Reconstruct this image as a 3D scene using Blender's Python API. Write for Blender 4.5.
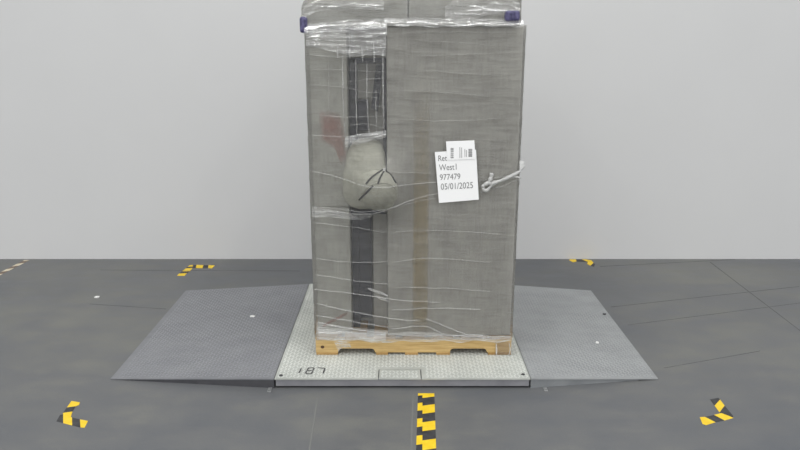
import bpy, bmesh, math, random
from mathutils import Vector, noise, Matrix
from mathutils.bvhtree import BVHTree

random.seed(7)
SC = bpy.context.scene
COL = SC.collection
for o in list(bpy.data.objects):
    bpy.data.objects.remove(o)

# ------------------------------------------------------------------ camera
F_PX, PITCH, CAM_H = 691.6, 0.2616, 1.958
cd = bpy.data.cameras.new('camera')
cam = bpy.data.objects.new('camera', cd)
COL.objects.link(cam)
cam.location = (0, 0, CAM_H)
cam.rotation_euler = (math.pi / 2 - PITCH, 0, 0)
cd.sensor_width = 36.0
cd.lens = F_PX * 36.0 / 800.0
cd.clip_end = 200
SC.camera = cam

# ------------------------------------------------------------------ world, lamps, exposure
w = bpy.data.worlds.new('hall_light')
SC.world = w
w.use_nodes = True
bg = w.node_tree.nodes['Background']
bg.inputs['Color'].default_value = (0.985, 0.995, 1.0, 1)
bg.inputs['Strength'].default_value = 1.23
for lx, ly in ((-3.0, -1.0), (0.0, -1.0), (3.0, -1.0), (-1.5, 2.2), (1.5, 2.2)):
    ld = bpy.data.lights.new('ceiling_strip_lamp_offscreen', 'AREA')
    ld.shape = 'RECTANGLE'
    ld.size, ld.size_y = 0.25, 2.4
    ld.energy = 45
    ld.color = (1.0, 1.0, 0.97)
    lo = bpy.data.objects.new('ceiling_strip_lamp_offscreen', ld)
    lo.location = (lx, ly, 6.2)
    COL.objects.link(lo)
vs = SC.view_settings
vs.view_transform = 'Standard'
vs.look = 'None'
vs.exposure = 0.0
vs.gamma = 1.0
vs.use_curve_mapping = False

# ------------------------------------------------------------------ pixel helpers
CP, SP = math.cos(PITCH), math.sin(PITCH)
def ray(u, v):
    a, b = (u - 400) / F_PX, (v - 225) / F_PX
    return Vector((a, CP - b * SP, -SP - b * CP))
def G(u, v, z=0.0):
    d = ray(u, v); t = (z - CAM_H) / d.z
    return Vector((d.x * t, d.y * t, z))
def P(u, v, Y):
    d = ray(u, v); t = Y / d.y
    return Vector((d.x * t, Y, CAM_H + d.z * t))

# ------------------------------------------------------------------ material helpers
def lin(c):
    return tuple(((x / 255) / 12.92 if x / 255 <= 0.04045 else ((x / 255 + 0.055) / 1.055) ** 2.4) for x in c)
def new_mat(name):
    m = bpy.data.materials.new(name); m.use_nodes = True
    nt = m.node_tree
    return m, nt, nt.nodes['Principled BSDF']
def node(nt, t, **kw):
    n = nt.nodes.new(t)
    for k, v in kw.items():
        setattr(n, k, v)
    return n
def mapped(nt, scale, coord='Object'):
    tc = node(nt, 'ShaderNodeTexCoord'); mp = node(nt, 'ShaderNodeMapping')
    mp.inputs['Scale'].default_value = scale
    nt.links.new(tc.outputs[coord], mp.inputs['Vector'])
    return mp.outputs['Vector']
def noise_tex(nt, scale, vec, detail=4, rough=0.55):
    n = node(nt, 'ShaderNodeTexNoise')
    n.inputs['Scale'].default_value = scale
    n.inputs['Detail'].default_value = detail
    n.inputs['Roughness'].default_value = rough
    nt.links.new(vec, n.inputs['Vector'])
    return n.outputs['Fac']
def ramp(nt, fac, stops):
    r = node(nt, 'ShaderNodeValToRGB')
    cr = r.color_ramp
    while len(cr.elements) < len(stops):
        cr.elements.new(0.5)
    for e, (p, c) in zip(cr.elements, stops):
        e.position = p
        e.color = (c, c, c, 1) if isinstance(c, (int, float)) else (*c, 1)
    nt.links.new(fac, r.inputs['Fac'])
    return r.outputs['Color']
def math_n(nt, op, a, b=None, clamp=False):
    n = node(nt, 'ShaderNodeMath', operation=op, use_clamp=clamp)
    for i, x in enumerate((a, b)):
        if x is None: continue
        if isinstance(x, (int, float)): n.inputs[i].default_value = x
        else: nt.links.new(x, n.inputs[i])
    return n.outputs[0]
def bump(nt, bs, height, strength, dist=0.01):
    b = node(nt, 'ShaderNodeBump')
    b.inputs['Strength'].default_value = strength
    b.inputs['Distance'].default_value = dist
    nt.links.new(height, b.inputs['Height'])
    nt.links.new(b.outputs['Normal'], bs.inputs['Normal'])
def mottled(name, dark, light, scale=(1, 1, 1), ns=6, rough=0.6, metallic=0.0, bstr=0.0, lo=0.3, hi=0.7, spec=0.5):
    m, nt, bs = new_mat(name)
    f = noise_tex(nt, ns, mapped(nt, scale), 6)
    c = ramp(nt, f, [(lo, lin(dark)), (hi, lin(light))])
    nt.links.new(c, bs.inputs['Base Color'])
    bs.inputs['Roughness'].default_value = rough
    bs.inputs['Metallic'].default_value = metallic
    bs.inputs['Specular IOR Level'].default_value = spec
    if bstr: bump(nt, bs, f, bstr)
    return m

# concrete: broad stains, fine grain, faint sweep marks
def concrete():
    m, nt, bs = new_mat('sealed_concrete')
    v = mapped(nt, (1, 1, 1))
    big = noise_tex(nt, 0.55, v, 5, 0.6)
    mid = noise_tex(nt, 2.6, mapped(nt, (1.0, 2.2, 1)), 7, 0.65)
    fine = noise_tex(nt, 90, v, 3, 0.7)
    s = math_n(nt, 'ADD', math_n(nt, 'MULTIPLY', big, 0.55), math_n(nt, 'MULTIPLY', mid, 0.35))
    s = math_n(nt, 'ADD', s, math_n(nt, 'MULTIPLY', fine, 0.10))
    c = ramp(nt, s, [(0.36, lin((86, 89, 94))), (0.5, lin((99, 100, 101))), (0.62, lin((113, 113, 108)))])
    nt.links.new(c, bs.inputs['Base Color'])
    nt.links.new(ramp(nt, mid, [(0.3, 0.36), (0.7, 0.55)]), bs.inputs['Roughness'])
    bs.inputs['Specular IOR Level'].default_value = 0.5
    bump(nt, bs, fine, 0.05)
    return m
M = {}
M['concrete'] = concrete()
M['wall'] = mottled('pale_grey_paint', (209, 209, 209), (211, 211, 211), ns=1.5, rough=0.95, spec=0.05)
M['joint'] = mottled('joint_filler', (84, 85, 86), (96, 97, 97), ns=12, rough=0.9)
M['joint_pale'] = mottled('scraped_line', (112, 113, 111), (118, 118, 116), ns=12, rough=0.9)
M['deck'] = mottled('worn_galvanised_plate', (162, 165, 160), (186, 188, 182), ns=5, rough=0.55, metallic=0.1, bstr=0.05)
M['lug'] = mottled('worn_lit_lug_steel', (200, 202, 197), (218, 220, 214), ns=5, rough=0.45, metallic=0.1)  # paler than the plate: worn tops, with lighting contrast put into the colour
M['side'] = mottled('scale_side_steel', (120, 120, 125), (140, 140, 144), ns=9, rough=0.5)
M['ramp_dark'] = mottled('dark_ramp_steel', (118, 119, 123), (131, 132, 135), (1, 2, 1), ns=4, rough=0.5, metallic=0.1)
M['ramp_dark_lug'] = mottled('dark_ramp_lug_steel', (140, 141, 146), (156, 157, 160), ns=4, rough=0.45, metallic=0.1)  # lighter than its ramp plate; the lugs' lit contrast is painted in
M['ramp_light'] = mottled('light_ramp_steel', (138, 140, 141), (153, 155, 156), (1, 2, 1), ns=4, rough=0.5, metallic=0.1)
M['ramp_light_lug'] = mottled('light_ramp_lug_steel', (156, 158, 160), (172, 174, 175), ns=4, rough=0.45, metallic=0.1)  # lug tops painted brighter than the plate to stand in for light
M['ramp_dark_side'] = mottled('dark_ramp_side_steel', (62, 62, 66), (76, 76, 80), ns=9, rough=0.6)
M['ramp_light_side'] = mottled('light_ramp_side_steel', (118, 121, 124), (136, 139, 141), ns=9, rough=0.55)
M['rubber'] = mottled('black_rubber', (18, 18, 20), (30, 30, 32), ns=20, rough=0.8)
M['ink'] = mottled('worn_black_stencil', (52, 52, 54), (100, 100, 100), ns=60, rough=0.8)
M['bolt'] = mottled('dark_bolt', (38, 38, 40), (55, 55, 58), ns=30, rough=0.5)
M['zinc'] = mottled('bright_zinc', (140, 142, 143), (176, 177, 177), ns=30, rough=0.35, metallic=0.5)
M['yellow'] = mottled('hazard_yellow', (226, 186, 20), (240, 205, 48), ns=25, rough=0.5)
M['black'] = mottled('hazard_black', (40, 40, 42), (66, 66, 68), ns=25, rough=0.55)
M['cream'] = mottled('faded_hazard_cream', (196, 184, 160), (214, 204, 180), ns=25, rough=0.6)
M['brown'] = mottled('faded_hazard_brown', (104, 88, 76), (124, 108, 96), ns=25, rough=0.6)
M['paper'] = mottled('white_paper', (246, 246, 246), (250, 250, 250), ns=4, rough=0.85, spec=0.1)
M['print'] = mottled('grey_print', (124, 124, 124), (140, 140, 140), ns=60, rough=0.9)
M['print_dark'] = mottled('dark_print', (92, 92, 92), (104, 104, 104), ns=60, rough=0.9)
M['scrap'] = mottled('white_scrap', (225, 225, 222), (240, 240, 238), ns=30, rough=0.8)
M['scuff'] = mottled('dark_scrap', (70, 70, 72), (86, 86, 88), ns=30, rough=0.8)

def wood(name, a, b):
    m, nt, bs = new_mat(name)
    f = noise_tex(nt, 5, mapped(nt, (1.2, 1.2, 16)), 8, 0.65)
    nt.links.new(ramp(nt, f, [(0.3, lin(a)), (0.7, lin(b))]), bs.inputs['Base Color'])
    bs.inputs['Roughness'].default_value = 0.7
    bump(nt, bs, f, 0.2)
    return m
M['wood'] = wood('pallet_pine', (172, 140, 84), (214, 184, 128))
M['wood_end'] = wood('pallet_end_grain', (150, 118, 66), (186, 152, 98))
M['knot'] = wood('wood_knot', (70, 48, 32), (98, 70, 48))

def board(name, a, b):
    m, nt, bs = new_mat(name)
    f = noise_tex(nt, 7, mapped(nt, (1, 1, 1)), 6)
    g = noise_tex(nt, 3, mapped(nt, (70, 70, 3)), 3)
    h = noise_tex(nt, 3, mapped(nt, (3, 3, 80)), 3)
    s = math_n(nt, 'ADD', math_n(nt, 'MULTIPLY', f, 0.4), math_n(nt, 'ADD', math_n(nt, 'MULTIPLY', g, 0.3), math_n(nt, 'MULTIPLY', h, 0.3)))
    nt.links.new(ramp(nt, s, [(0.38, lin(a)), (0.62, lin(b))]), bs.inputs['Base Color'])
    bs.inputs['Roughness'].default_value = 0.85
    bs.inputs['Specular IOR Level'].default_value = 0.2
    bump(nt, bs, s, 0.15)
    return m
M['board'] = board('grey_carton_board', (150, 148, 142), (180, 178, 171))
M['board2'] = board('grey_green_carton_board', (150, 149, 142), (182, 181, 173))
M['tan_tape'] = mottled('tan_packing_tape', (144, 139, 124), (166, 148, 104), (1, 1, 4), ns=7, rough=0.5)
M['red'] = mottled('red_print_on_board', (160, 148, 140), (166, 128, 119), ns=16, rough=0.85)
def faded(name, a, b, ns, lo, hi):
    m, nt, bs = new_mat(name)
    f = noise_tex(nt, ns, mapped(nt, (1, 1, 1)), 5)
    nt.links.new(ramp(nt, f, [(0.3, lin(a)), (0.7, lin(b))]), bs.inputs['Base Color'])
    at = node(nt, 'ShaderNodeAttribute', attribute_name='fade')
    al = math_n(nt, 'MULTIPLY', at.outputs['Fac'], ramp(nt, noise_tex(nt, ns * 1.5, mapped(nt, (1, 1, .5)), 4), [(0.35, lo), (0.65, hi)]))
    nt.links.new(al, bs.inputs['Alpha'])
    bs.inputs['Roughness'].default_value = 0.7
    return m
M['tan_tape'] = faded('tan_packing_tape', (166, 144, 90), (180, 158, 102), 6, 0.45, 0.85)
M['red'] = faded('faded_red_print', (176, 112, 100), (170, 122, 112), 12, 0.5, 0.9)
M['navy'] = mottled('navy_painted_steel', (14, 14, 24), (34, 34, 52), ns=8, rough=0.45)
M['navy_pad'] = mottled('navy_foam', (34, 32, 66), (104, 100, 140), ns=55, rough=0.5)  # pale lilac end of the mottling paints highlights into the navy
M['sack'] = board('grey_sack_cloth', (156, 155, 143), (188, 187, 174))
M['cord'] = mottled('black_cord', (26, 26, 26), (44, 44, 44), ns=40, rough=0.7)

def film_mat(name, haze, relief, ior, seed, rough=0.16):
    """clear stretch film: see-through with an even milky haze and a glossy skin; wrinkles are relief, so glints come from the lamps"""
    m, nt, bs = new_mat(name)
    tc = node(nt, 'ShaderNodeTexCoord')
    sep = node(nt, 'ShaderNodeSeparateXYZ'); nt.links.new(tc.outputs['Object'], sep.inputs[0])
    xy = math_n(nt, 'ADD', sep.outputs['X'], sep.outputs['Y'])
    def vec(sx, sz):
        c = node(nt, 'ShaderNodeCombineXYZ')
        nt.links.new(math_n(nt, 'MULTIPLY', xy, sx), c.inputs[0])
        c.inputs[1].default_value = seed
        nt.links.new(math_n(nt, 'ADD', math_n(nt, 'MULTIPLY', sep.outputs['Z'], sz), math_n(nt, 'MULTIPLY', xy, sz * 0.035)), c.inputs[2])
        return c.outputs[0]
    s1 = ramp(nt, noise_tex(nt, 1.0, vec(5.0, 70), 4, 0.6), [(0.50, 0.0), (0.78, 1.0)])
    s2 = ramp(nt, noise_tex(nt, 1.0, vec(90, 2.5), 3, 0.6), [(0.5, 0.0), (0.8, 1.0)])
    h = math_n(nt, 'ADD', s1, math_n(nt, 'MULTIPLY', s2, 0.3))
    bn = node(nt, 'ShaderNodeBump'); bn.inputs['Strength'].default_value = relief; bn.inputs['Distance'].default_value = 0.008
    nt.links.new(h, bn.inputs['Height'])
    bs.inputs['Base Color'].default_value = (0.90, 0.90, 0.885, 1)
    bs.inputs['Roughness'].default_value = 0.4
    nt.links.new(bn.outputs['Normal'], bs.inputs['Normal'])
    gl = node(nt, 'ShaderNodeBsdfGlossy'); gl.inputs['Roughness'].default_value = rough
    gl.inputs['Color'].default_value = (1, 1, 1, 1)
    nt.links.new(bn.outputs['Normal'], gl.inputs['Normal'])
    tr = node(nt, 'ShaderNodeBsdfTransparent'); tr.inputs['Color'].default_value = (0.97, 0.97, 0.965, 1)
    fr = node(nt, 'ShaderNodeFresnel'); fr.inputs['IOR'].default_value = ior
    nt.links.new(bn.outputs['Normal'], fr.inputs['Normal'])
    m1 = node(nt, 'ShaderNodeMixShader'); nt.links.new(fr.outputs[0], m1.inputs[0])
    nt.links.new(tr.outputs[0], m1.inputs[1]); nt.links.new(gl.outputs[0], m1.inputs[2])
    m2 = node(nt, 'ShaderNodeMixShader'); m2.inputs[0].default_value = haze
    nt.links.new(m1.outputs[0], m2.inputs[1]); nt.links.new(bs.outputs[0], m2.inputs[2])
    nt.links.new(m2.outputs[0], nt.nodes['Material Output'].inputs['Surface'])
    return m
M['film'] = film_mat('clear_stretch_film', 0.07, 0.55, 1.32, 3.1)
M['film_top'] = film_mat('crinkled_stretch_film', 0.14, 1.0, 1.45, 8.4)
M['film_fold'] = film_mat('folded_stretch_film', 0.14, 0.7, 1.60, 5.7)
M['film_dense'] = film_mat('bunched_stretch_film', 0.45, 0.5, 1.60, 2.9)
M['film_crease'] = M['film_haze'] = M['film_fold']
M['film_tail'] = M['film_dense']

# ------------------------------------------------------------------ object helpers
def props(o, label=None, cat=None, group=None, kind=None):
    for k, v in (('label', label), ('category', cat), ('group', group), ('kind', kind)):
        if v: o[k] = v
    return o
def thing(name, loc, label, cat, group=None):
    o = bpy.data.objects.new(name, None)
    o.empty_display_size = 0.1
    COL.objects.link(o); o.location = loc
    return props(o, label, cat, group)
def link_mesh(name, me, parent=None):
    """vertices are given in world coordinates; a child is offset by its parents' locations"""
    o = bpy.data.objects.new(name, me); COL.objects.link(o)
    if parent:
        off = Vector((0, 0, 0)); p = parent
        off += p.location
        while p.parent: p = p.parent; off += p.location
        o.parent = parent; o.location = -off
    return o
def mesh(name, verts, faces, mats, parent=None, fm=None, smooth=False):
    me = bpy.data.meshes.new(name)
    me.from_pydata([tuple(v) for v in verts], [], faces)
    for m in (mats if isinstance(mats, (list, tuple)) else [mats]):
        me.materials.append(m)
    if fm:
        for p, i in zip(me.polygons, fm): p.material_index = i
    bm = bmesh.new(); bm.from_mesh(me); bmesh.ops.recalc_face_normals(bm, faces=bm.faces); bm.to_mesh(me); bm.free()
    if smooth:
        for p in me.polygons: p.use_smooth = True
    return link_mesh(name, me, parent)
def box(name, lo, hi, mat, parent=None, bev=0.0, seg=2, wob=0.0):
    bm = bmesh.new()
    bmesh.ops.create_cube(bm, size=1.0)
    c = [(a + b) / 2 for a, b in zip(lo, hi)]; s = [b - a for a, b in zip(lo, hi)]
    for v in bm.verts:
        v.co = Vector([c[i] + v.co[i] * s[i] for i in range(3)])
    if bev: bmesh.ops.bevel(bm, geom=bm.edges[:], offset=bev, segments=seg, affect='EDGES', profile=0.5)
    if wob:
        bmesh.ops.subdivide_edges(bm, edges=bm.edges[:], cuts=3, use_grid_fill=True)
        for v in bm.verts:
            v.co += Vector((0, 1, 0)) * wob * noise.noise(v.co * 3.0)
    me = bpy.data.meshes.new(name); bm.to_mesh(me); bm.free()
    me.materials.append(mat)
    return link_mesh(name, me, parent)
def prism(name, poly, axis, a, b, mat, parent=None):
    """extrude a closed 2-D outline along one axis between a and b"""
    def mk(p, t):
        q = [p[0], p[1]]; q.insert(axis, t); return q
    n = len(poly)
    vs_ = [mk(p, a) for p in poly] + [mk(p, b) for p in poly]
    fs = [list(range(n))[::-1], list(range(n, 2 * n))] + [[i, (i + 1) % n, n + (i + 1) % n, n + i] for i in range(n)]
    return mesh(name, vs_, fs, mat, parent)
def tube(name, pts, r, mat, parent=None, sides=8, rfun=None):
    pts = [Vector(p) for p in pts]; vs_, fs = [], []
    for i, p in enumerate(pts):
        t = (pts[min(i + 1, len(pts) - 1)] - pts[max(i - 1, 0)]).normalized()
        up = Vector((0, 1, 0)) if abs(t.y) < 0.9 else Vector((0, 0, 1))
        a = t.cross(up).normalized(); b = t.cross(a)
        rr = r if rfun is None else r * rfun(i / (len(pts) - 1))
        for k in range(sides):
            th = 2 * math.pi * k / sides
            vs_.append(p + a * rr * math.cos(th) + b * rr * math.sin(th))
    for i in range(len(pts) - 1):
        for k in range(sides):
            k2 = (k + 1) % sides
            fs.append([i * sides + k, i * sides + k2, (i + 1) * sides + k2, (i + 1) * sides + k])
    fs += [list(range(sides))[::-1], [(len(pts) - 1) * sides + k for k in range(sides)]]
    return mesh(name, vs_, fs, mat, parent, smooth=True)
def set_fade(o, vals):
    at = o.data.attributes.new('fade', 'FLOAT', 'POINT')
    at.data.foreach_set('value', vals)
    return o
def smooth_path(pts, n=6):
    pts = [Vector(p) for p in pts]; out = []
    for i in range(len(pts) - 1):
        p0, p1, p2, p3 = pts[max(i - 1, 0)], pts[i], pts[i + 1], pts[min(i + 2, len(pts) - 1)]
        for k in range(n):
            t = k / n
            out.append(0.5 * ((2 * p1) + (p2 - p0) * t + (2 * p0 - 5 * p1 + 4 * p2 - p3) * t * t + (3 * p1 - p0 - 3 * p2 + p3) * t ** 3))
    out.append(pts[-1]); return out

# ------------------------------------------------------------------ the setting
WALL_Y = G(400, 259).y
floor = box('floor', (-30, -40, -0.2), (30, WALL_Y + 0.6, 0.0), M['concrete'])
props(floor, 'grey sealed concrete floor with faint slab joints', 'floor', kind='structure')
wall = box('wall_back', (-30, WALL_Y, -0.1), (30, WALL_Y + 0.25, 6.0), M['wall'])
props(wall, 'plain pale grey back wall', 'wall', kind='structure')
def strip_on_floor(name, pa, pb, width, mat, parent, z=0.0012):
    a, b = G(*pa), G(*pb); d = (b - a).normalized(); n = Vector((-d.y, d.x, 0)) * width / 2
    N = 8; vs_ = []
    for i in range(N + 1):
        p = a.lerp(b, i / N); k = 0.7 + 0.6 * abs(noise.noise(p * 3))
        vs_ += [p + n * k + Vector((0, 0, z)), p - n * k + Vector((0, 0, z)), p + n * k - Vector((0, 0, 0.003)), p - n * k - Vector((0, 0, 0.003))]
    fs = []
    for i in range(N):
        q, r = 4 * i, 4 * i + 4
        fs += [[q, q + 1, r + 1, r], [q, r, r + 2, q + 2], [q + 1, q + 3, r + 3, r + 1]]
    return mesh(name, vs_, fs, mat, parent)
for a, b, wd in (((611, 307), (799, 286.5), 0.006), ((710, 262), (815, 342), 0.007), ((600, 266.5), (735, 259.5), 0.008),
                 ((628, 325), (800, 303), 0.004), ((664, 368), (760, 351), 0.004), ((90, 304), (166, 309), 0.005),
                 ((100, 270), (300, 271), 0.007)):
    strip_on_floor('floor_joint', a, b, wd, M['joint'], floor)
for a, b in (((317, 401), (309, 452)), ((413, 396), (411, 452))):
    strip_on_floor('scraped_line', a, b, 0.010, M['joint_pale'], floor)

# ------------------------------------------------------------------ floor scale and ramps
H = 0.062
L, R, Y0, Y1 = -0.7275, 0.7555, 3.638, 5.255
RL, RR, SET = 1.0, 0.785, 0.11
def lugs(name, origin, ex, ey, nu, nv, pitch, height, mat, parent, skip=None):
    """raised diamond-plate lugs, alternately turned; origin/ex/ey span the plate"""
    vs_, fs = [], []
    nrm = ex.cross(ey).normalized(); xu, yu = ex.normalized(), ey.normalized()
    for i in range(nu):
        for j in range(nv):
            c = origin + xu * (pitch * (i + 0.5)) + yu * (pitch * (j + 0.5))
            if skip and skip(c): continue
            s = 1 if (i + j) % 2 else -1
            d = (xu + yu * s).normalized(); e = nrm.cross(d)
            b = len(vs_)
            l, wd = pitch * 0.60, pitch * 0.15
            vs_ += [c + d * l, c + e * wd, c - d * l, c - e * wd, c + d * l * 0.45 + nrm * height, c - d * l * 0.45 + nrm * height]
            fs += [[b, b + 1, b + 4], [b + 1, b + 2, b + 5], [b + 1, b + 5, b + 4], [b + 2, b + 3, b + 5], [b + 3, b, b + 4], [b + 3, b + 4, b + 5]]
    me = bpy.data.meshes.new(name); me.from_pydata([tuple(v) for v in vs_], [], fs); me.materials.append(mat)
    o = link_mesh(name, me, parent); o['kind'] = 'stuff'
    return o
scale = thing('floor_scale', ((L + R) / 2, (Y0 + Y1) / 2, 0), 'low pale steel floor scale platform with diamond tread under the wrapped pallet', 'floor scale')
for nm, lo, hi in (('side_panel', (L + .006, Y0 + .006, .013), (R - .006, Y0 + .026, H - .007)), ('side_panel', (L + .006, Y1 - .026, .012), (R - .006, Y1 - .006, H - .008)),
                   ('side_panel', (L + .006, Y0 + .026, .012), (L + .026, Y1 - .026, H - .008)), ('side_panel', (R - .026, Y0 + .026, .012), (R - .006, Y1 - .026, H - .008))):
    box(nm, lo, hi, M['side'], scale)
for sx in (L + .1, R - .1):
    for sy in (Y0 + .1, Y1 - .1):
        box('foot', (sx - .03, sy - .03, -0.0005), (sx + .03, sy + .03, .03), M['rubber'], scale, 0.008)
cv0, cv1 = G(379.5, 369.5, H), G(421, 381, H)
g = .005
prism('deck_plate', [(L, Y0), (cv0.x - g, Y0), (cv0.x - g, cv0.y + g), (cv1.x + g, cv0.y + g), (cv1.x + g, Y0), (R, Y0), (R, Y1), (L, Y1)], 2, H - .008, H, M['deck'], scale)
def in_cover(c): return cv0.x - .022 < c.x < cv1.x + .022 and c.y < cv0.y + .022
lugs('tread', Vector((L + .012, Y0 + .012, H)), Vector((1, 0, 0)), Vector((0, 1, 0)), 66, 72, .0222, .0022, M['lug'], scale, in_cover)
cov = box('access_cover', (cv0.x, Y0 + .001, H - .008), (cv1.x, cv0.y, H + .0005), M['deck'], scale, 0.001)
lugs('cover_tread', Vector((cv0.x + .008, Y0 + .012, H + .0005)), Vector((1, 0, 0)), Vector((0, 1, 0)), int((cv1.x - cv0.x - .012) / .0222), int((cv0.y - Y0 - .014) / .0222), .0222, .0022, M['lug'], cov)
for (u, v) in ((281, 375.5), (523, 374.5)):
    c = G(u, v, H); ring = [(c.x + .011 * math.cos(k * math.pi / 6), c.y + .011 * math.sin(k * math.pi / 6)) for k in range(12)]
    prism('bolt', ring, 2, H - .004, H + .0025, M['bolt'], scale)
for sx in (L + .06, R - .06):
    ring = [(sx + .011 * math.cos(k * math.pi / 6), Y1 - .07 + .011 * math.sin(k * math.pi / 6)) for k in range(12)]
    prism('bolt', ring, 2, H - .004, H + .0025, M['bolt'], scale)
# stencilled number 187 on the deck
mk = []
def stroke(u0, v0, u1, v1, wd=.0085):
    a, b = G(u0, v0, H + .0026), G(u1, v1, H + .0026); d = (b - a).normalized(); n = Vector((-d.y, d.x, 0)) * wd / 2
    mk.append([a + n, b + n, b - n, a - n])
stroke(299.0, 373.0, 301.2, 368.2)
stroke(307.6, 368.0, 313.8, 367.6); stroke(306.4, 370.7, 312.6, 370.4); stroke(305.6, 373.3, 311.8, 373.6)
stroke(307.4, 370.2, 308.2, 368.2); stroke(313.2, 370.2, 314.2, 367.8); stroke(305.6, 373.0, 306.6, 371.0); stroke(311.6, 373.4, 312.8, 371.0)
stroke(317.8, 367.6, 325.2, 368.2); stroke(325.0, 368.2, 323.2, 373.2)
mv, mf = [], []
for q in mk:
    mf.append([len(mv) + i for i in range(4)]); mv += q
mesh('stencil_number', mv, mf, M['ink'], scale)

def make_ramp(name, xin, xout, label, mt, ml, ms, nlug):
    s = 1 if xout > xin else -1
    xin_ = xin + s * .004
    root = thing(name, ((xin + xout) / 2, (Y0 + Y1) / 2, 0), label, 'ramp')
    zt = .005
    # the outer edge is a touch shorter than the inner one
    yi0, yi1, yo0, yo1 = Y0 + .002, Y1 - .002, Y0 + SET, Y1 - .002
    top = [(xin_, yi0, H - .001), (xout, yo0, zt), (xout, yo1, zt), (xin_, yi1, H - .001)]
    bot = [(xin_, yi0, H - .009), (xout, yo0, 0.0), (xout, yo1, 0.0), (xin_, yi1, H - .009)]
    mesh('ramp_plate', top + bot, [[0, 1, 2, 3], [7, 6, 5, 4]] + [[i, (i + 1) % 4, 4 + (i + 1) % 4, 4 + i] for i in range(4)], mt, root)
    for (a0, a1, t) in ((yi0, yo0, .012), (yi1, yo1, -.012)):
        q = [(xin_, a0 + t * .2, H - .009), (xout - s * .12, a0 + (a1 - a0) * .88 + t * .2, .004), (xout - s * .12, a0 + (a1 - a0) * .88 + t * .2, 0), (xin_, a0 + t * .2, 0)]
        vs_ = q + [(x, y + t, z) for x, y, z in q]
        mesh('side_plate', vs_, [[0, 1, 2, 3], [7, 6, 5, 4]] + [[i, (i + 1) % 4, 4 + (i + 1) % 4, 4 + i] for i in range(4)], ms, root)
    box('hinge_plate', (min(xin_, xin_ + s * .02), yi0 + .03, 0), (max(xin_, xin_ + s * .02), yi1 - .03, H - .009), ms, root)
    ex = (Vector(top[1]) - Vector(top[0])); ex.y = 0
    o = Vector(top[0]) + Vector((s * .008, .012, .0))
    n = int((abs(xout - xin_) - .02) / .0222)
    def skip(c):
        t = (c.x - xin_) / (xout - xin_)
        return c.y < yi0 + (yo0 - yi0) * t + .02
    ey = Vector((0, 1, 0))
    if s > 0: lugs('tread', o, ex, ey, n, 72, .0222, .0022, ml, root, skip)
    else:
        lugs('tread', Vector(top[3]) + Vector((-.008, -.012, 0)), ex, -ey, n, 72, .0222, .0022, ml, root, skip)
    return root
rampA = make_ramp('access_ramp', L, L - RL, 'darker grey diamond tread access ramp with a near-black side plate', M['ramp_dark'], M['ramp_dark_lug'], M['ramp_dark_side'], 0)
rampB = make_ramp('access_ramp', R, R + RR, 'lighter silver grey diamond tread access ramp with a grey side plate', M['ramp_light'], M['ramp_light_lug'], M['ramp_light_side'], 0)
for root, u, v in ((rampA, 269, 392), (rampB, 546, 391)):
    c = G(u, v)
    b = box('floor_bracket', (c.x - .011, c.y - .004, 0), (c.x + .011, Y0 + .006, .004), M['zinc'], root, .001)
    ring = [(c.x + .008 * math.cos(k * math.pi / 3), c.y + .006 + .008 * math.sin(k * math.pi / 3)) for k in range(6)]
    prism('anchor_nut', ring, 2, .003, .014, M['zinc'], b)

# ------------------------------------------------------------------ pallet
PX, PW, YF, PD = 0.0838, 1.214, 3.955, 1.016
XL, XR = PX - PW / 2, PX + PW / 2
def ux(u, v, Y=YF): return P(u, v, Y).x
pal = thing('wooden_pallet', (PX, YF + PD / 2, H), 'pale pine pallet with two fork notches under the wrapped load', 'pallet')
zb0, zs0, zs1, zd = H, H + .016, H + .105, H + .121
n1a, n1b, n2a, n2b = ux(338, 350), ux(375, 350), ux(450, 350), ux(487, 350)
def notch(a, b):
    h = .026; r = .024; pts = []
    pts.append((a, zs0))
    for k in range(5):
        t = math.pi - k * math.pi / 8
        pts.append((a + r + r * math.cos(t), zs0 + h - r + r * math.sin(t)))
    for k in range(5):
        t = math.pi / 2 - k * math.pi / 8
        pts.append((b - r + r * math.cos(t), zs0 + h - r + r * math.sin(t)))
    pts.append((b, zs0)); return pts
outline = [(XL, zs0)] + notch(n1a, n1b) + notch(n2a, n2b) + [(XR, zs0), (XR, zs1), (XL, zs1)]
for ys in (YF, YF + PD / 2 - .019, YF + PD - .038):
    st = prism('stringer', outline, 1, ys, ys + .038, M['wood'], pal)
    if ys == YF:
        k = P(322.5, 347, YF)
        prism('knot', [(k.x + .012 * math.cos(t * math.pi / 5), k.z + .010 * math.sin(t * math.pi / 5)) for t in range(10)], 1, YF - .0012, YF + .002, M['knot'], st)
wb = (PW - 6 * .045) / 7
for i in range(7):
    x = XL + i * (wb + .045)
    box('deck_board', (x, YF - .004, zs1), (x + wb, YF + PD + .004, zd), M['wood_end'], pal, .002, 1)
for ua, ub in ((316.5, 338), (376, 388), (405, 418), (436, 450), (488, 511)):
    box('bottom_board', (max(XL, ux(ua, 356)), YF - .004, zb0), (min(XR, ux(ub, 356)), YF + PD + .004, zs0), M['wood_end'], pal, .002, 1)

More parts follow.
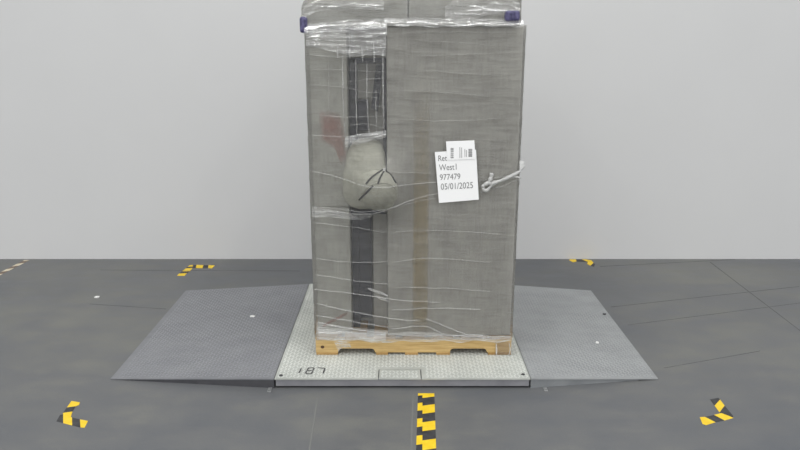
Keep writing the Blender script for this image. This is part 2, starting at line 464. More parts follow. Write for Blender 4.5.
# ------------------------------------------------------------------ the load
ZB = zd
TOPZ = P(400, 24, YF).z
YC = YF + .018                                  # front of the big carton
xs = ux(387, 180, YC)                           # its near vertical edge
xr = XR - .006
big = thing('tall_carton', ((xs + xr) / 2, YC + .24, ZB), 'tall wide grey carton with a vertical tan tape strip, white papers on its film', 'carton')
box('carton_body', (xs, YC, ZB), (xr, YC + .48, TOPZ - .012), M['board'], big, .006, 2)
xt0, xt1 = ux(412.5, 250, YC), ux(428.5, 250, YC)
tz0, tz1, NT = ZB + .006, P(400, 70, YC).z, 24
tv = [(x, YC - .0012, tz0 + (tz1 - tz0) * k / NT) for k in range(NT + 1) for x in (xt0, xt0 + .02, xt1 - .02, xt1)]
tf = [[4 * k + c, 4 * k + c + 1, 4 * k + c + 5, 4 * k + c + 4] for k in range(NT) for c in range(3)]
tape_o = mesh('packing_tape', tv, tf, M['tan_tape'], big)
set_fade(tape_o, [max(0.0, min(1, (1.22 - k / NT * 1.25)) if k / NT > .42 else .75) * (.35 if c in (0, 3) else 1) * (.9 if k > 1 else .4) for k in range(NT + 1) for c in range(4)])
# narrow cartons beside the gap
xl = XL + .008
xg = ux(348.5, 180, YC)
zmid = P(400, 210, YF).z
zlt = P(400, 31, YF).z
nb = thing('narrow_carton', ((xl + xg) / 2, YC + .2, ZB), 'narrow tall grey carton standing on the pallet beside the navy rack', 'carton', )
NY = YC + .05
box('carton_body', (xl, NY, ZB), (xg, YC + .46, zmid), M['board2'], nb, .006)
a, b = P(323, 326, NY), P(349, 313, NY)
rs = mesh('red_stroke', [(a.x, NY - .0015, a.z - .012), (b.x - .01, NY - .0015, b.z - .012), (a.x, NY - .0015, a.z), (b.x - .01, NY - .0015, b.z), (a.x, NY - .0015, a.z + .014), (b.x - .01, NY - .0015, b.z + .014)], [[0, 1, 3, 2], [2, 3, 5, 4]], M['red'], nb)
set_fade(rs, [.1, .1, 1, .8, .1, .1])
nt_ = thing('narrow_carton', ((xl + xg) / 2, YC + .2, zmid), 'narrow tall grey carton with a faded red patch, stacked above another', 'carton')
box('carton_body', (xl, NY, zmid + .001), (xg, YC + .46, zlt), M['board2'], nt_, .006)
pp = [P(u, v, NY - .0015) for u, v in ((318, 108), (340, 112), (345, 128), (347, 160), (341, 166), (335, 150), (320, 140))]
pc = sum(pp, Vector()) / 7
pm = [pc + (p - pc) * .6 for p in pp]
rp = mesh('red_patch', pp + pm + [pc], [[i, (i + 1) % 7, 7 + (i + 1) % 7, 7 + i] for i in range(7)] + [[7 + i, 7 + (i + 1) % 7, 14] for i in range(7)], M['red'], nt_)
set_fade(rp, [0.0] * 7 + [.6] * 7 + [.6])
# navy rack in the gap
RY = YC + .13
xr0, xr1 = xg + .004, xs - .004
rack = thing('steel_rack', ((xr0 + xr1) / 2, RY + .15, ZB), 'dark navy steel rack standing in the gap between the cartons', 'rack')
zt = P(400, 58, RY).z
zsh = P(400, 211, YC + .02).z
def rx(u, v): return P(u, v, RY).x
pw = rx(357, 100) - rx(349.5, 100)
box('post', (xr0, RY, ZB), (xr0 + pw, RY + .04, zt), M['navy'], rack, .003)
box('post', (xr1 - .022, RY + .06, ZB), (xr1, RY + .10, zt), M['navy'], rack, .003)
box('post', (xr0, RY + .06, ZB), (xr0 + pw, RY + .10, zt), M['navy'], rack, .003)
box('top_rail', (xr0, RY, zt - .03), (xr1, RY + .10, zt), M['navy'], rack, .003)
box('shelf', (xr0, YC + .02, zsh - .02), (xr1, RY + .10, zsh), M['navy'], rack, .003)
box('lower_panel', (xr0 + pw, RY + .005, P(400, 318, RY).z), (rx(372, 260), RY + .02, zsh - .02), M['navy'], rack, .002)
box('crossbar', (xr0 + pw, RY + .02, P(400, 131, RY).z), (rx(368, 120), RY + .08, P(400, 100, RY).z), M['navy'], rack, .004)
br = [P(u, v, RY + .03) for u, v in ((376, 64), (383, 64), (378, 112), (371, 108))]
prism('brace', [(p.x, p.z) for p in br], 1, RY + .03, RY + .05, M['navy'], rack)
box('filler_panel', (rx(373, 260), RY + .03, ZB), (xr1, RY + .05, zsh - .02), M['board'], rack, .002)
gp = box('gap_carton', (xr0 + .0, RY + .105, ZB), (xr1, YC + .49, zlt), M['board'], None, .004)
props(gp, 'recessed grey carton seen deep in the gap behind the navy rack', 'carton')
# rear half of the load
YB = YF + .515
for (x0, x1, lab) in ((xl, xs - .004, 'plain grey carton at the back of the pallet behind the rack'), (xs, xr, 'plain wide grey carton at the back of the pallet behind the tall carton')):
    props(box('rear_carton', (x0, YB, ZB), (x1, YF + PD - .02, TOPZ - .012), M['board'], None, .006), lab, 'carton')
# upper layer
xm = ux(408, 10, YF)
zt0 = TOPZ - .011
ztop = P(400, -7, YF).z
UL = ux(302, 14, YF); UR = ux(521, 12, YF)
def top_carton(x0, x1, cutl, lab):
    t = thing('top_carton', ((x0 + x1) / 2, YF + .5, zt0), lab, 'carton')
    yb, ye = YF + .006, YF + PD - .02
    if cutl:
        poly = [(x0, zt0), (x1, zt0), (x1, ztop), (x0 + .17, ztop), (x0 + .05, ztop - .022), (x0 + .008, ztop - .07)]
    else:
        poly = [(x0, zt0), (x1, zt0), (x1, ztop - .03), (x1 - .04, ztop), (x0, ztop)]
    prism('carton_body', poly, 1, yb, ye, M['board2'], t)
    return t
top_carton(UL + .004, xm - .006, True, 'grey carton in the top layer with a crushed sloping corner')
top_carton(xm + .006, UR - .004, False, 'grey carton in the top layer above the tall taped carton')
# navy corner pads
def pad(u0, v0, u1, v1, lab, dz=0.0):
    a, b = P(u0, v1, YF - .02), P(u1, v0, YF - .02)
    p = thing('corner_pad', ((a.x + b.x) / 2, YF, a.z), lab, 'pad', None)
    box('pad_body', (a.x, YF - .034, a.z), (b.x, YF + .06, b.z), M['navy_pad'], p, .014, 4)
    return p
pad(300, 16.5, 307, 33, 'navy foam pad tucked beside the crushed top carton corner')
pad(504.5, 10.5, 520, 21, 'navy foam pad on the top carton above the tall taped carton')

# ------------------------------------------------------------------ sacks in the gap
def sack(name, c, hw, hd, hh, ex, lean, lab, seedv, bot=None):
    bm = bmesh.new(); bmesh.ops.create_icosphere(bm, subdivisions=5, radius=1.0)
    for v in bm.verts:
        p = v.co.copy()
        s = (abs(p.x) ** ex + abs(p.y) ** ex + abs(p.z) ** ex) ** (-1 / ex)
        q = p * s
        taper = 1.0 - 0.16 * max(0, q.z) if seedv < 5 else 1.0 - 0.18 * max(0, -q.z)
        d = Vector((q.x * hw * taper, q.y * hd, q.z * hh))
        f = 0.009 * noise.noise(d * 14 + Vector((seedv, 0, 0))) + 0.004 * noise.noise(Vector((d.x * 40 + d.z * 25, 2, d.z * 9 + seedv)))
        d += p * f
        if bot is not None: d.z = max(d.z, bot)
        x, z = d.x, d.z
        d.x = x + lean * z
        v.co = c + d
    me = bpy.data.meshes.new(name); bm.to_mesh(me)
    bv = BVHTree.FromBMesh(bm); bm.free()
    me.materials.append(M['sack'])
    for p in me.polygons: p.use_smooth = True
    root = thing(name, (c.x, c.y, c.z - hh), lab, 'sack')
    link_mesh('sack_body', me, root)
    return root, bv
c1 = P(365, 174, YC + .045)
s1, bv1 = sack('stuffed_sack', c1, .126, .075, .208, 3.4, .05, 'upright stuffed grey cloth sack squeezed behind the film in the gap', 2.0, zsh - c1.z)
c2 = P(377.5, 190.5, YC - .050)
s2, bv2 = sack('stuffed_sack', c2, .117, .05, .118, 2.4, -.1, 'smaller rounded grey cloth sack tied with crossing cords before the upright sack', 7.0)
cam_p = Vector((0, 0, CAM_H))
def drape(pts, off=.003):
    out = []
    sm = smooth_path([Vector((u, v, 0)) for u, v in pts], 5)
    for q in sm:
        d = ray(q.x, q.y).normalized(); best = None
        for b in (bv1, bv2):
            h = b.ray_cast(cam_p, d)
            if h[0] is not None and (best is None or h[3] < best): best = h[3]
        if best is None: continue
        out.append(cam_p + d * (best - off))
    return out
for pts in ([(384, 169), (376, 174), (370, 179), (366, 184)], [(385, 170), (391, 175), (396, 183)], [(373, 186), (366, 193), (359, 200)], [(384, 171), (380, 178), (378, 184)]):
    q = drape(pts)
    if len(q) > 3: tube('cord', q, .0052, M['cord'], s2)
q = drape([(361, 196), (368, 187), (378, 183), (390, 184), (396, 190)])
if len(q) > 3: tube('seam', q, .003, M['sack'], s2)
box('knot', tuple(P(383, 171, YC - .082)), tuple(P(385.5, 168, YC - .075)), M['film_dense'], s2)

# ------------------------------------------------------------------ stretch film
film = thing('stretch_film', (PX, YF + PD / 2, zs1), 'clear glossy stretch film wrapped around the whole pallet load', 'stretch film')
def bulge(x, z):
    """how far the film stands out in front of the cartons"""
    k = ux(377, 188); dx, dz = (x - k) / .16, (z - P(377, 186, YF).z) / .17
    b = .10 * math.exp(-(dx * dx + dz * dz) ** 1.3)
    return b
def wrap(name, x0, x1, y0, y1, z0, z1, nz, mat, amp, cap=False, prof=None):
    r = .02; per = []
    def seg(a, b, n):
        return [a.lerp(b, i / n) for i in range(n)]
    V2 = lambda x, y: Vector((x, y, 0))
    def arc(cx, cy, t0):
        return [V2(cx + r * math.cos(t0 + k * math.pi / 8), cy + r * math.sin(t0 + k * math.pi / 8)) for k in range(4)]
    per += seg(V2(x0 + r, y0), V2(x1 - r, y0), 110)
    per += arc(x1 - r, y0 + r, -math.pi / 2) + seg(V2(x1, y0 + r), V2(x1, y1 - r), 24)
    per += arc(x1 - r, y1 - r, 0) + seg(V2(x1 - r, y1), V2(x0 + r, y1), 30)
    per += arc(x0 + r, y1 - r, math.pi / 2) + seg(V2(x0, y1 - r), V2(x0, y0 + r), 24)
    per += arc(x0 + r, y0 + r, math.pi)
    n = len(per); cx, cy = (x0 + x1) / 2, (y0 + y1) / 2
    vs_, fs = [], []
    for j in range(nz + 1):
        z = z0 + (z1 - z0) * j / nz
        for p in per:
            nrm = Vector((p.x - cx, p.y - cy, 0)); 
            front = p.y < y0 + 1e-6
            q = Vector((p.x, p.y, z))
            wv = amp * noise.noise(Vector((p.x * 3 + p.y, 1.7, z * 26))) + amp * .5 * noise.noise(Vector((p.x * 9, 5.1, z * 60)))
            if front:
                q.y -= bulge(p.x, z) + abs(wv)
                if prof: q.y += prof(p.x, z)
            else:
                q += nrm.normalized() * abs(wv)
            if cap and j == nz:
                q = q
            vs_.append(q)
    for j in range(nz):
        for i in range(n):
            i2 = (i + 1) % n
            fs.append([j * n + i, j * n + i2, (j + 1) * n + i2, (j + 1) * n + i])
    return vs_, fs, n
zf0 = zs1 - .001
v_, f_, n_ = wrap('lower', XL - .006, XR + .006, YF - .004, YF + PD + .008, zf0, TOPZ - .005, 120, M['film'], .004)
mesh('lower_wrap', v_, f_, M['film'], film, smooth=True)
# upper wrap follows the outline of the top cartons, closed over the top
def upper():
    pts = [(UL, zt0 + .004), (UL, ztop - .075), (UL + .012, ztop - .045), (UL + .05, ztop - .012), (UL + .17, ztop + .008), (xm, ztop + .010), (UR - .05, ztop + .008), (UR - .004, ztop - .022), (UR, zt0 + .004)]
    ring = []
    for i in range(len(pts) - 1):
        a, b = Vector((pts[i][0], 0, pts[i][1])), Vector((pts[i + 1][0], 0, pts[i + 1][1]))
        m = max(2, int((b - a).length / .02))
        ring += [a.lerp(b, k / m) for k in range(m)]
    ring.append(Vector((pts[-1][0], 0, pts[-1][1])))
    ya, yb = YF - .022, YF + PD + .006
    vs_, fs = [], []
    ny = 26; n = len(ring)
    for j in range(ny + 1):
        y = ya + (yb - ya) * j / ny
        for p in ring:
            vs_.append(Vector((p.x, y, p.z)) + Vector((0, 0, 1)) * .004 * noise.noise(Vector((p.x * 12, y * 5, 3))))
    for j in range(ny):
        for i in range(n - 1):
            fs.append([j * n + i, j * n + i + 1, (j + 1) * n + i + 1, (j + 1) * n + i])
    # front and back sheets
    for y, jj in ((ya, 0), (yb, ny)):
        base = len(vs_); rows = 8
        for k in range(1, rows + 1):
            t = k / rows
            for p in ring:
                z = p.z + (zt0 + .004 - p.z) * t
                wv = .010 * noise.noise(Vector((p.x * 22 - z * 18, 9.0, z * 14))) if jj == 0 else 0
                vs_.append(Vector((p.x, y - abs(wv), z)))
        for k in range(rows):
            for i in range(n - 1):
                a = jj * n + i if k == 0 else base + (k - 1) * n + i
                c = base + k * n + i
                fs.append([a, a + 1, c + 1, c])
    return vs_, fs
v_, f_ = upper()
mesh('upper_wrap', v_, f_, M['film_top'], film, smooth=True)

def bunch(name, rows, depth, mat, nseed, n=60, amp=.006, sub=10):
    """a bunched roll of film across the front: rows = list of (u, v_top, v_bottom), tilted so the top lies further back"""
    vs_, fs = [], []
    for i in range(n + 1):
        t = i / n * (len(rows) - 1); k = min(int(t), len(rows) - 2); f = t - k
        u = rows[k][0] * (1 - f) + rows[k + 1][0] * f
        va = rows[k][1] * (1 - f) + rows[k + 1][1] * f; vb = rows[k][2] * (1 - f) + rows[k + 1][2] * f
        va += 1.6 * noise.noise(Vector((u * .05, 3.3, nseed))); vb += 2.2 * noise.noise(Vector((u * .07, 8.3, nseed)))
        for j in range(sub + 1):
            s = j / sub
            p = P(u, va + (vb - va) * s, YF - .012)
            off = depth * math.sin(s * math.pi * .62) + amp * noise.noise(Vector((u * .09, j * .5, nseed)))
            vs_.append((p.x, p.y - off, p.z))
    for i in range(n):
        for j in range(sub):
            a = i * (sub + 1) + j
            fs.append([a, a + 1, a + sub + 2, a + sub + 1])
    return mesh(name, vs_, fs, mat, film, smooth=True)
bunch('bunched_film', [(305, 24, 37), (325, 21.5, 38), (350, 20.0, 37.5), (370, 19, 37), (387, 18.5, 35)], .035, M['film_fold'], 1.0)
bunch('bunched_film', [(384, 18, 26.5), (420, 18, 26.5), (470, 18, 27), (523, 20.5, 27)], .02, M['film_fold'], 2.0)
bunch('bunched_film', [(318, 329, 338), (335, 330, 338.5), (360, 332.5, 338.5), (386, 335, 339)], .022, M['film_fold'], 3.0)
bunch('bunched_film', [(316.5, 322, 340.5), (340, 326, 341), (365, 329, 341), (388, 331, 341)], .008, M['film_fold'], 3.5)
bunch('bunched_film', [(388, 333, 341), (420, 331, 341), (450, 335, 341), (480, 335, 341), (511, 337, 341)], .008, M['film_fold'], 3.8)
bunch('bunched_film', [(302, 6, 19), (316, 0, 13), (335, -4, 10), (355, -4, 9), (384, 0, 10)], .014, M['film_fold'], 4.0)
bunch('bunched_film', [(445, 6, 20), (460, -5, 20), (480, -5, 18), (495, -4, 13), (508, -2, 12), (520, 2, 13)], .014, M['film_fold'], 5.0)
bunch('bunched_film', [(312, 207, 216), (335, 210, 218), (360, 213, 219), (372, 214, 218)], .006, M['film_fold'], 6.0)
bunch('bunched_film', [(345, 137, 146), (360, 134, 143), (377, 132, 141), (386, 131, 138)], .012, M['film_fold'], 7.0)
bunch('bunched_film', [(306, 34, 46), (330, 35, 52), (360, 34, 56), (386, 32, 56)], .006, M['film_fold'], 8.0)

def crease(pts, wpx, mat=None, name='crease', off=.006, parent=film):
    """a narrow raised fold of film along a path given on the front of the load"""
    pa = smooth_path([Vector((u, v, 0)) for u, v in pts], 6); vs_, fs = [], []
    for i, q in enumerate(pa):
        t = i / (len(pa) - 1); k = .8 * wpx * (0.35 + 0.65 * math.sin(math.pi * (0.06 + .88 * t))) * (0.7 + .6 * abs(noise.noise(Vector((q.x * .2, q.y * .2, 4)))))
        a, b = pa[max(i - 1, 0)], pa[min(i + 1, len(pa) - 1)]
        q = q + Vector((.5, .9, 0)) * noise.noise(Vector((q.x * .12, q.y * .12, 7 + pts[0][1])))
        d = (b - a).normalized(); nx, ny = -d.y * k / 2, d.x * k / 2
        def pt(u, v, o):
            p = P(u, v, YF - .010); p.y -= bulge(p.x, p.z) + o; return p
        vs_ += [pt(q.x - nx, q.y - ny, off * .2), pt(q.x, q.y, off + .004), pt(q.x + nx, q.y + ny, off * .2)]
    for i in range(len(pa) - 1):
        a = 3 * i
        fs += [[a, a + 1, a + 4, a + 3], [a + 1, a + 2, a + 5, a + 4]]
    return mesh(name, vs_, fs, mat or M['film_crease'], parent, smooth=True)
for pts, wd in (
    # over the gap: a loose lattice of folds
    ([(311, 85), (340, 87), (365, 92), (387, 94)], 1.2), ([(318, 115), (345, 117), (386, 116)], 1.4), ([(312, 135), (340, 137), (386, 134)], 1.6),
    ([(312, 69), (345, 70), (386, 72)], 1.1), ([(310, 55), (345, 57), (386, 54)], 1.8), ([(345, 82), (365, 80), (386, 78)], 1.2), ([(352, 98), (368, 96), (386, 100)], 1.1),
    ([(345, 126), (365, 124), (386, 128)], 1.2), ([(372, 105), (386, 108)], 1.2),
    ([(328, 48), (329, 95), (328, 130)], 1.0), ([(343, 45), (343, 90), (345, 132)], 1.5), ([(356, 60), (356, 100), (357, 135)], 1.6), ([(367, 62), (367, 100), (369, 134)], 1.6),
    ([(376, 90), (376, 110), (377, 132)], 1.3), ([(383, 48), (383, 90), (384, 130)], 2.2), ([(337, 44), (338, 58)], 2), ([(350, 44), (350, 60)], 2), ([(362, 46), (363, 62)], 2), ([(374, 44), (374, 62)], 2),
    # long bands
    ([(311, 171), (335, 176), (365, 183), (400, 184), (440, 182), (482, 178)], 2.0), ([(312, 211), (345, 213), (372, 212), (410, 200), (440, 193)], 2.2),
    ([(311, 206), (340, 209), (365, 210), (400, 204), (436, 198)], 1.4), ([(480, 192), (500, 187), (521, 178)], 1.2), ([(478, 181), (500, 177), (521, 172)], 1.4),
    ([(312, 222), (345, 226), (386, 232)], 1.0), ([(314, 258), (350, 262), (388, 261)], 1.1), ([(314, 274), (350, 280), (388, 284)], 1.0), ([(314, 289), (350, 293), (400, 300), (440, 302)], 1.2),
    ([(316, 303), (345, 310), (388, 318), (420, 321)], 1.6), ([(316, 315), (350, 321), (388, 327)], 1.4), ([(318, 322), (345, 328), (388, 333)], 1.6), ([(368, 288), (388, 296)], 4.0), ([(376, 296), (390, 302)], 3.5),
    # over the tall carton
    ([(420, 41), (450, 42), (500, 46)], 0.9), ([(416, 56), (450, 55), (490, 53)], 0.8), ([(420, 70), (460, 73), (500, 76)], 0.8), ([(410, 91), (450, 93), (490, 96)], 0.8), ([(400, 119), (440, 121), (500, 118)], 0.8), ([(400, 33), (450, 32), (505, 33)], 1.0),
    ([(390, 170), (410, 172), (436, 174)], 0.9), ([(395, 232), (440, 230), (500, 234)], 0.7), ([(395, 262), (430, 258), (490, 262)], 0.7), ([(400, 287), (440, 288), (490, 291)], 0.8), ([(392, 310), (430, 308), (480, 309)], 0.9),
    ([(392, 329), (425, 326), (445, 334), (480, 337)], 1.4), ([(400, 336), (440, 335), (500, 338)], 1.4), ([(425, 318), (455, 330), (470, 336)], 1.0)):
    crease(pts, wd)
# twisted tail of film on the tall carton
YT = YF - .02
tail = [[(482, 188), (486, 190.5), (490, 187), (493, 183), (499, 181), (508, 177.5), (520, 171.5)], [(484, 185), (489, 182), (491, 177), (492, 173)], [(490, 188), (495, 184), (505, 180), (514, 177), (521, 178)], [(482, 187), (486, 184), (491, 183)]]
for k, pts in enumerate(tail):
    tube('film_tail', smooth_path([P(u, v, YT) for u, v in pts], 5), (.009, .011, .004, .010)[k], M['film_tail'], film, 7, lambda t: .7 + .5 * abs(math.sin(9 * t)))
# loose flap at the edge, film around the pallet end, scrap at the notch
mesh('film_flap', [P(519.5, 161, YF - .01), P(524, 160.5, YF - .005), P(525, 166, YF), P(522.5, 170.5, YF + .01), P(519.5, 171, YF - .012)], [[0, 1, 2, 3, 4]], M['film_dense'], film)
crease([(496, 343), (496.5, 349), (496, 355)], 1.8, M['film_dense'], 'pallet_wrap_edge', .002)
crease([(509, 343), (510, 349), (509, 355)], 1.6, M['film_dense'], 'pallet_wrap_edge', .002)
mesh('pallet_wrap', [P(495, 341, YF - .007), P(511.5, 341, YF - .007), P(511.5, 355, YF - .007), P(495, 355, YF - .007)], [[0, 1, 2, 3]], M['film'], film)
mesh('film_flap', [P(334.5, 342, YF - .012), P(341, 341, YF - .016), P(350, 343, YF - .014), P(351.5, 347.5, YF - .012), P(342, 348.3, YF - .01), P(338.5, 351.2, YF - .01), P(336.3, 347, YF - .014)], [[0, 1, 2, 3, 4, 5, 6]], M['film_haze'], film)

# ------------------------------------------------------------------ papers on the film
YP = YF - .022
def sheet(name, px, y, lab, cat):
    pts = [P(u, v, y) for u, v in px]; n = len(pts)
    back = [p + Vector((0, .0015, 0)) for p in pts]
    c = sum(pts, Vector()) / n
    root = thing(name, (c.x, y, min(p.z for p in pts)), lab, cat)
    mesh('paper', pts + back, [list(range(n)), list(range(n, 2 * n))[::-1]] + [[i, (i + 1) % n, n + (i + 1) % n, n + i] for i in range(n)], M['paper'], root)
    return root
note = sheet('paper_sheet', [(434.8, 152), (476, 149.6), (478.8, 199.6), (439, 203)], YP, 'white sheet with four printed lines stuck on the film of the tall carton', 'paper')
lab = sheet('shipping_label', [(446, 141.4), (474.3, 140.3), (475.6, 159), (447.2, 160)], YP - .003, 'small white label with two barcodes overlapping the top of the printed sheet', 'label')
def text(s, u, v, upx, hpx, y, mat, parent, rot=.055):
    """printed line: lower-left corner at pixel u, v, fitted to a width and a cap height given in pixels"""
    c = bpy.data.curves.new('printed_line', 'FONT'); c.body = s; c.size = 1.0
    o = bpy.data.objects.new('printed_line', c); COL.objects.link(o)
    bpy.context.view_layer.update()
    me = bpy.data.meshes.new_from_object(o.evaluated_get(bpy.context.evaluated_depsgraph_get()))
    bpy.data.objects.remove(o); bpy.data.curves.remove(c)
    me.materials.clear(); me.materials.append(mat)
    xs_ = [q.co.x for q in me.vertices]; zs_ = [q.co.y for q in me.vertices]
    x0, x1, z0, z1 = min(xs_), max(xs_), min(zs_), max(zs_)
    p0 = P(u, v, y); p1 = P(u + upx, v, y); p2 = P(u, v - hpx, y)
    W_, H_ = p1.x - p0.x, p2.z - p0.z
    for q in me.vertices:
        a, b = (q.co.x - x0) / (x1 - x0) * W_, (q.co.y - z0) / (z1 - z0) * H_
        q.co = Vector((p0.x + a * math.cos(rot) - b * math.sin(rot), y, p0.z + a * math.sin(rot) + b * math.cos(rot)))
    return link_mesh('printed_line', me, parent)
yt = YP - .0012
text('Ret', 438.4, 161.2, 8.6, 5.6, yt, M['print'], note)
text('West1', 439.2, 170.6, 17.4, 6.0, yt, M['print'], note)
text('977479', 440.0, 180.2, 20.4, 5.8, yt, M['print'], note)
text('05/01/2025', 441.0, 189.8, 32.0, 6.2, yt, M['print'], note)
def bars(u0, v0, u1, v1, n, y, mat, parent, horiz):
    vs_, fs = [], []
    rnd = random.Random(int(u0 * 10))
    t = 0.0
    while t < 1:
        wd = rnd.choice((.03, .05, .08)); t2 = min(1, t + wd)
        if horiz: q = [(u0, v0 + (v1 - v0) * t), (u1, v0 + (v1 - v0) * t), (u1, v0 + (v1 - v0) * t2), (u0, v0 + (v1 - v0) * t2)]
        else: q = [(u0 + (u1 - u0) * t, v0), (u0 + (u1 - u0) * t2, v0), (u0 + (u1 - u0) * t2, v1), (u0 + (u1 - u0) * t, v1)]
        fs.append([len(vs_) + i for i in range(4)]); vs_ += [P(a, b, y) for a, b in q]
        t = t2 + rnd.choice((.03, .05, .07))
    return mesh('barcode', vs_, fs, mat, parent)
yl = YP - .0042
bars(450.6, 148.0, 453.6, 158.6, 9, yl, M['print'], lab, True)
bars(468.4, 149.0, 472.2, 157.0, 8, yl, M['print_dark'], lab, True)
for u, v0, v1 in ((459.6, 147, 158), (461.4, 147.5, 158), (464.6, 149, 157), (466.2, 150, 157)):
    mesh('small_print', [P(u, v0, yl), P(u + .5, v0, yl), P(u + .6, v1, yl), P(u + .1, v1, yl)], [[0, 1, 2, 3]], M['print'], lab)

# ------------------------------------------------------------------ hazard tape on the floor
def clip(poly, f):
    out = []
    for i in range(len(poly)):
        a, b = poly[i], poly[(i + 1) % len(poly)]
        fa, fb = f(a), f(b)
        if fa >= 0: out.append(a)
        if (fa >= 0) != (fb >= 0):
            t = fa / (fa - fb); out.append((a[0] + (b[0] - a[0]) * t, a[1] + (b[1] - a[1]) * t))
    return out
def tape(name, a, b, width, period, phase, skew, mats, parent=None, z=.0009, endskew=(0, 0)):
    """striped tape from a to b on the floor; stripes alternate every half period, slanted by skew"""
    a, b = Vector((a[0], a[1], 0)), Vector((b[0], b[1], 0)); Ln = (b - a).length
    d = (b - a) / Ln; n = Vector((-d.y, d.x, 0)); h = width / 2
    rect = [(-endskew[0] * .5, -h), (Ln - endskew[1] * .5, -h), (Ln + endskew[1] * .5, h), (endskew[0] * .5, h)]
    vs_, fs, fm = [], [], []
    k = -6
    while k * period / 2 + phase < Ln + 4 * period:
        s0, s1 = k * period / 2 + phase, (k + 1) * period / 2 + phase
        poly = clip(clip(rect, lambda p: p[0] + skew * p[1] - s0), lambda p: s1 - (p[0] + skew * p[1]))
        if len(poly) > 2:
            m = len(poly); base = len(vs_)
            vs_ += [a + d * p[0] + n * p[1] + Vector((0, 0, z)) for p in poly] + [a + d * p[0] + n * p[1] for p in poly]
            fs.append([base + i for i in range(m)]); fm.append(k % 2)
            for i in range(m):
                fs.append([base + i, base + (i + 1) % m, base + m + (i + 1) % m, base + m + i]); fm.append(k % 2)
        k += 1
    return mesh(name, vs_, fs, mats, parent, fm)
YB_ = [M['yellow'], M['black']]
t1a, t1b = G(428.4, 393.4), G(429.6, 470)
ct = tape('hazard_tape', t1a, t1b, .068, .172, .131, .28, YB_)
props(ct, 'wide black and yellow hazard tape running up to the middle of the floor scale', 'tape')
t2a, t2b = G(422.0, 393.4), G(420.2, 470)
ct2 = tape('hazard_tape', t2a, t2b, .045, .165, -.06, .3, YB_, None, .0006)
props(ct2, 'narrow black and yellow hazard tape half covered by the wider tape', 'tape')
def corner(label, strips, loc):
    """an L of two short tapes; every stripe is an outline on the floor"""
    root = thing('corner_tape_mark', (loc.x, loc.y, 0), label, 'tape mark', 'taped corner marks around the scale')
    for i, stripes in enumerate(strips):
        vs_, fs, fm = [], [], []
        for k, poly in stripes:
            b = len(vs_); m = len(poly); g_ = [G(u, v) for u, v in poly]
            vs_ += [p + Vector((0, 0, .0008 + .0007 * i)) for p in g_] + g_
            fs.append([b + j for j in range(m)]); fm.append(k)
            for j in range(m):
                fs.append([b + j, b + (j + 1) % m, b + m + (j + 1) % m, b + m + j]); fm.append(k)
        mesh('tape_strip', vs_, fs, YB_, root, fm)
    return root
Y_, K_ = 0, 1
corner('angled black and yellow tape mark on the floor off the dark ramp front corner', [
    [(K_, [(56.5, 421.5), (60, 415), (63.2, 414.5), (63.2, 423)]), (Y_, [(63.2, 413.5), (72, 417.5), (72.2, 425.5), (63.2, 423.2)]), (K_, [(72, 417.5), (80, 419.5), (80.5, 427.5), (72.2, 425.5)]), (Y_, [(80, 419.5), (88, 421), (84.5, 427.8), (80.5, 427.5)])],
    [(Y_, [(62.8, 413.2), (72.5, 411.6), (70.8, 417), (63.2, 413.9)]), (K_, [(67, 407.6), (75.5, 406.5), (72.5, 411.7), (62.8, 413.2)]), (Y_, [(71.5, 401.2), (80, 402.5), (79, 405), (75.5, 406.5), (67, 407.6)])]], G(58, 420))
corner('angled black and yellow tape mark on the floor off the silver ramp front corner', [
    [(Y_, [(699.8, 417.2), (705, 417), (715.5, 422.3), (706, 425.2), (702.5, 424)]), (K_, [(705, 417), (714, 415), (724.5, 420.5), (715.5, 422.3)]), (Y_, [(714, 415), (722, 413), (733.4, 418), (724.5, 420.5)])],
    [(K_, [(710, 399.6), (718.5, 398), (720, 399.8), (714.6, 405.8)]), (Y_, [(720, 399.8), (724.6, 405.8), (719.5, 412.5), (714.6, 405.8)]), (K_, [(724.6, 405.8), (733, 416), (733, 417.5), (722, 413.4), (719.5, 412.5)])]], G(732, 418))
corner('angled black and yellow tape mark on the floor behind the dark ramp', [
    [(Y_, [(177, 275.8), (179, 273.6), (187, 273.2), (184.5, 275.8)]), (K_, [(179, 273.6), (182, 271.4), (190, 271.2), (187, 273.2)]), (Y_, [(182, 271.4), (186, 268.4), (192.5, 268), (190, 271.2)]), (K_, [(186, 268.4), (187.5, 266.8), (193, 266.6), (192.5, 268)]), (Y_, [(187.5, 266.8), (190, 265.2), (193.5, 265), (193, 266.6)])],
    [(K_, [(193, 265.2), (196.5, 265), (196, 268), (192.5, 268.2)]), (Y_, [(196.5, 265), (203.5, 265.2), (202.5, 268.3), (195.5, 268)]), (K_, [(203.5, 265.2), (208.5, 265.4), (207.5, 268.2), (202.5, 268.3)]), (Y_, [(208.5, 265.2), (214.8, 265.5), (212, 268.4), (208.2, 268.2)])]], G(190, 266))
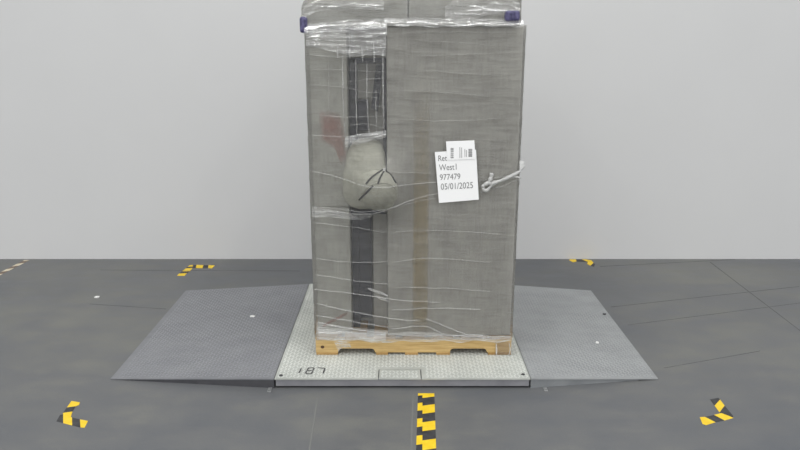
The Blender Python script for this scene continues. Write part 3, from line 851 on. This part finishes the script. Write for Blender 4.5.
corner('angled black and yellow tape mark at the wall behind the silver ramp', [
    [(Y_, [(569, 260.2), (570, 259.3), (576, 259.4), (576.5, 261.5), (573, 262.3)]), (K_, [(576, 259.4), (582, 259.5), (588, 262), (583, 261.9), (576.5, 261.4)])],
    [(Y_, [(582, 259.6), (586, 259.5), (591.5, 260.5), (593.5, 263), (590.5, 265.8), (587, 264), (588, 262)]), (K_, [(593.5, 263), (595, 264.5), (594, 266.5), (590.5, 265.8)])]], G(592, 262))
props(tape('hazard_tape', G(-14, 281), G(27, 260.2), .05, .15, .1, .6, [M['cream'], M['brown']]), 'faded striped tape line on the floor running to the back wall', 'tape')

# ------------------------------------------------------------------ scraps
def scrap(name, u, v, z, r, mat, lab, cat='scrap'):
    c = G(u, v, z); n = 7; rnd = random.Random(int(u))
    top = [c + Vector((r * (0.6 + .6 * rnd.random()) * math.cos(2 * math.pi * i / n), r * .7 * (0.6 + .6 * rnd.random()) * math.sin(2 * math.pi * i / n), .004 + .006 * rnd.random())) for i in range(n)]
    bot = [Vector((p.x, p.y, z - .001)) for p in top]
    o = mesh(name, top + bot, [list(range(n)), list(range(n, 2 * n))[::-1]] + [[i, (i + 1) % n, n + (i + 1) % n, n + i] for i in range(n)], mat)
    return props(o, lab, cat)
def ramp_z(u, v, xin, xout):
    z = .02
    for _ in range(6):
        p = G(u, v, z); t = (p.x - xin) / (xout - xin); z = (H - .001) + (.005 - (H - .001)) * t
    return z
scrap('paper_scrap', 252.5, 316.8, ramp_z(252.5, 316.8, L, L - RL), .018, M['scrap'], 'tiny white paper scrap lying on the dark ramp')
scrap('paper_scrap', 97, 297.5, 0, .024, M['scrap'], 'tiny white paper scrap on the bare concrete floor')
scrap('dirt_fleck', 604.6, 314.5, ramp_z(604.6, 314.5, R, R + RR), .018, M['scuff'], 'small dark dirt fleck lying on the silver ramp', 'dirt')
scrap('dirt_fleck', 597.5, 343, ramp_z(597.5, 343, R, R + RR), .014, M['scrap'], 'tiny pale fleck lying on the silver ramp', 'dirt')
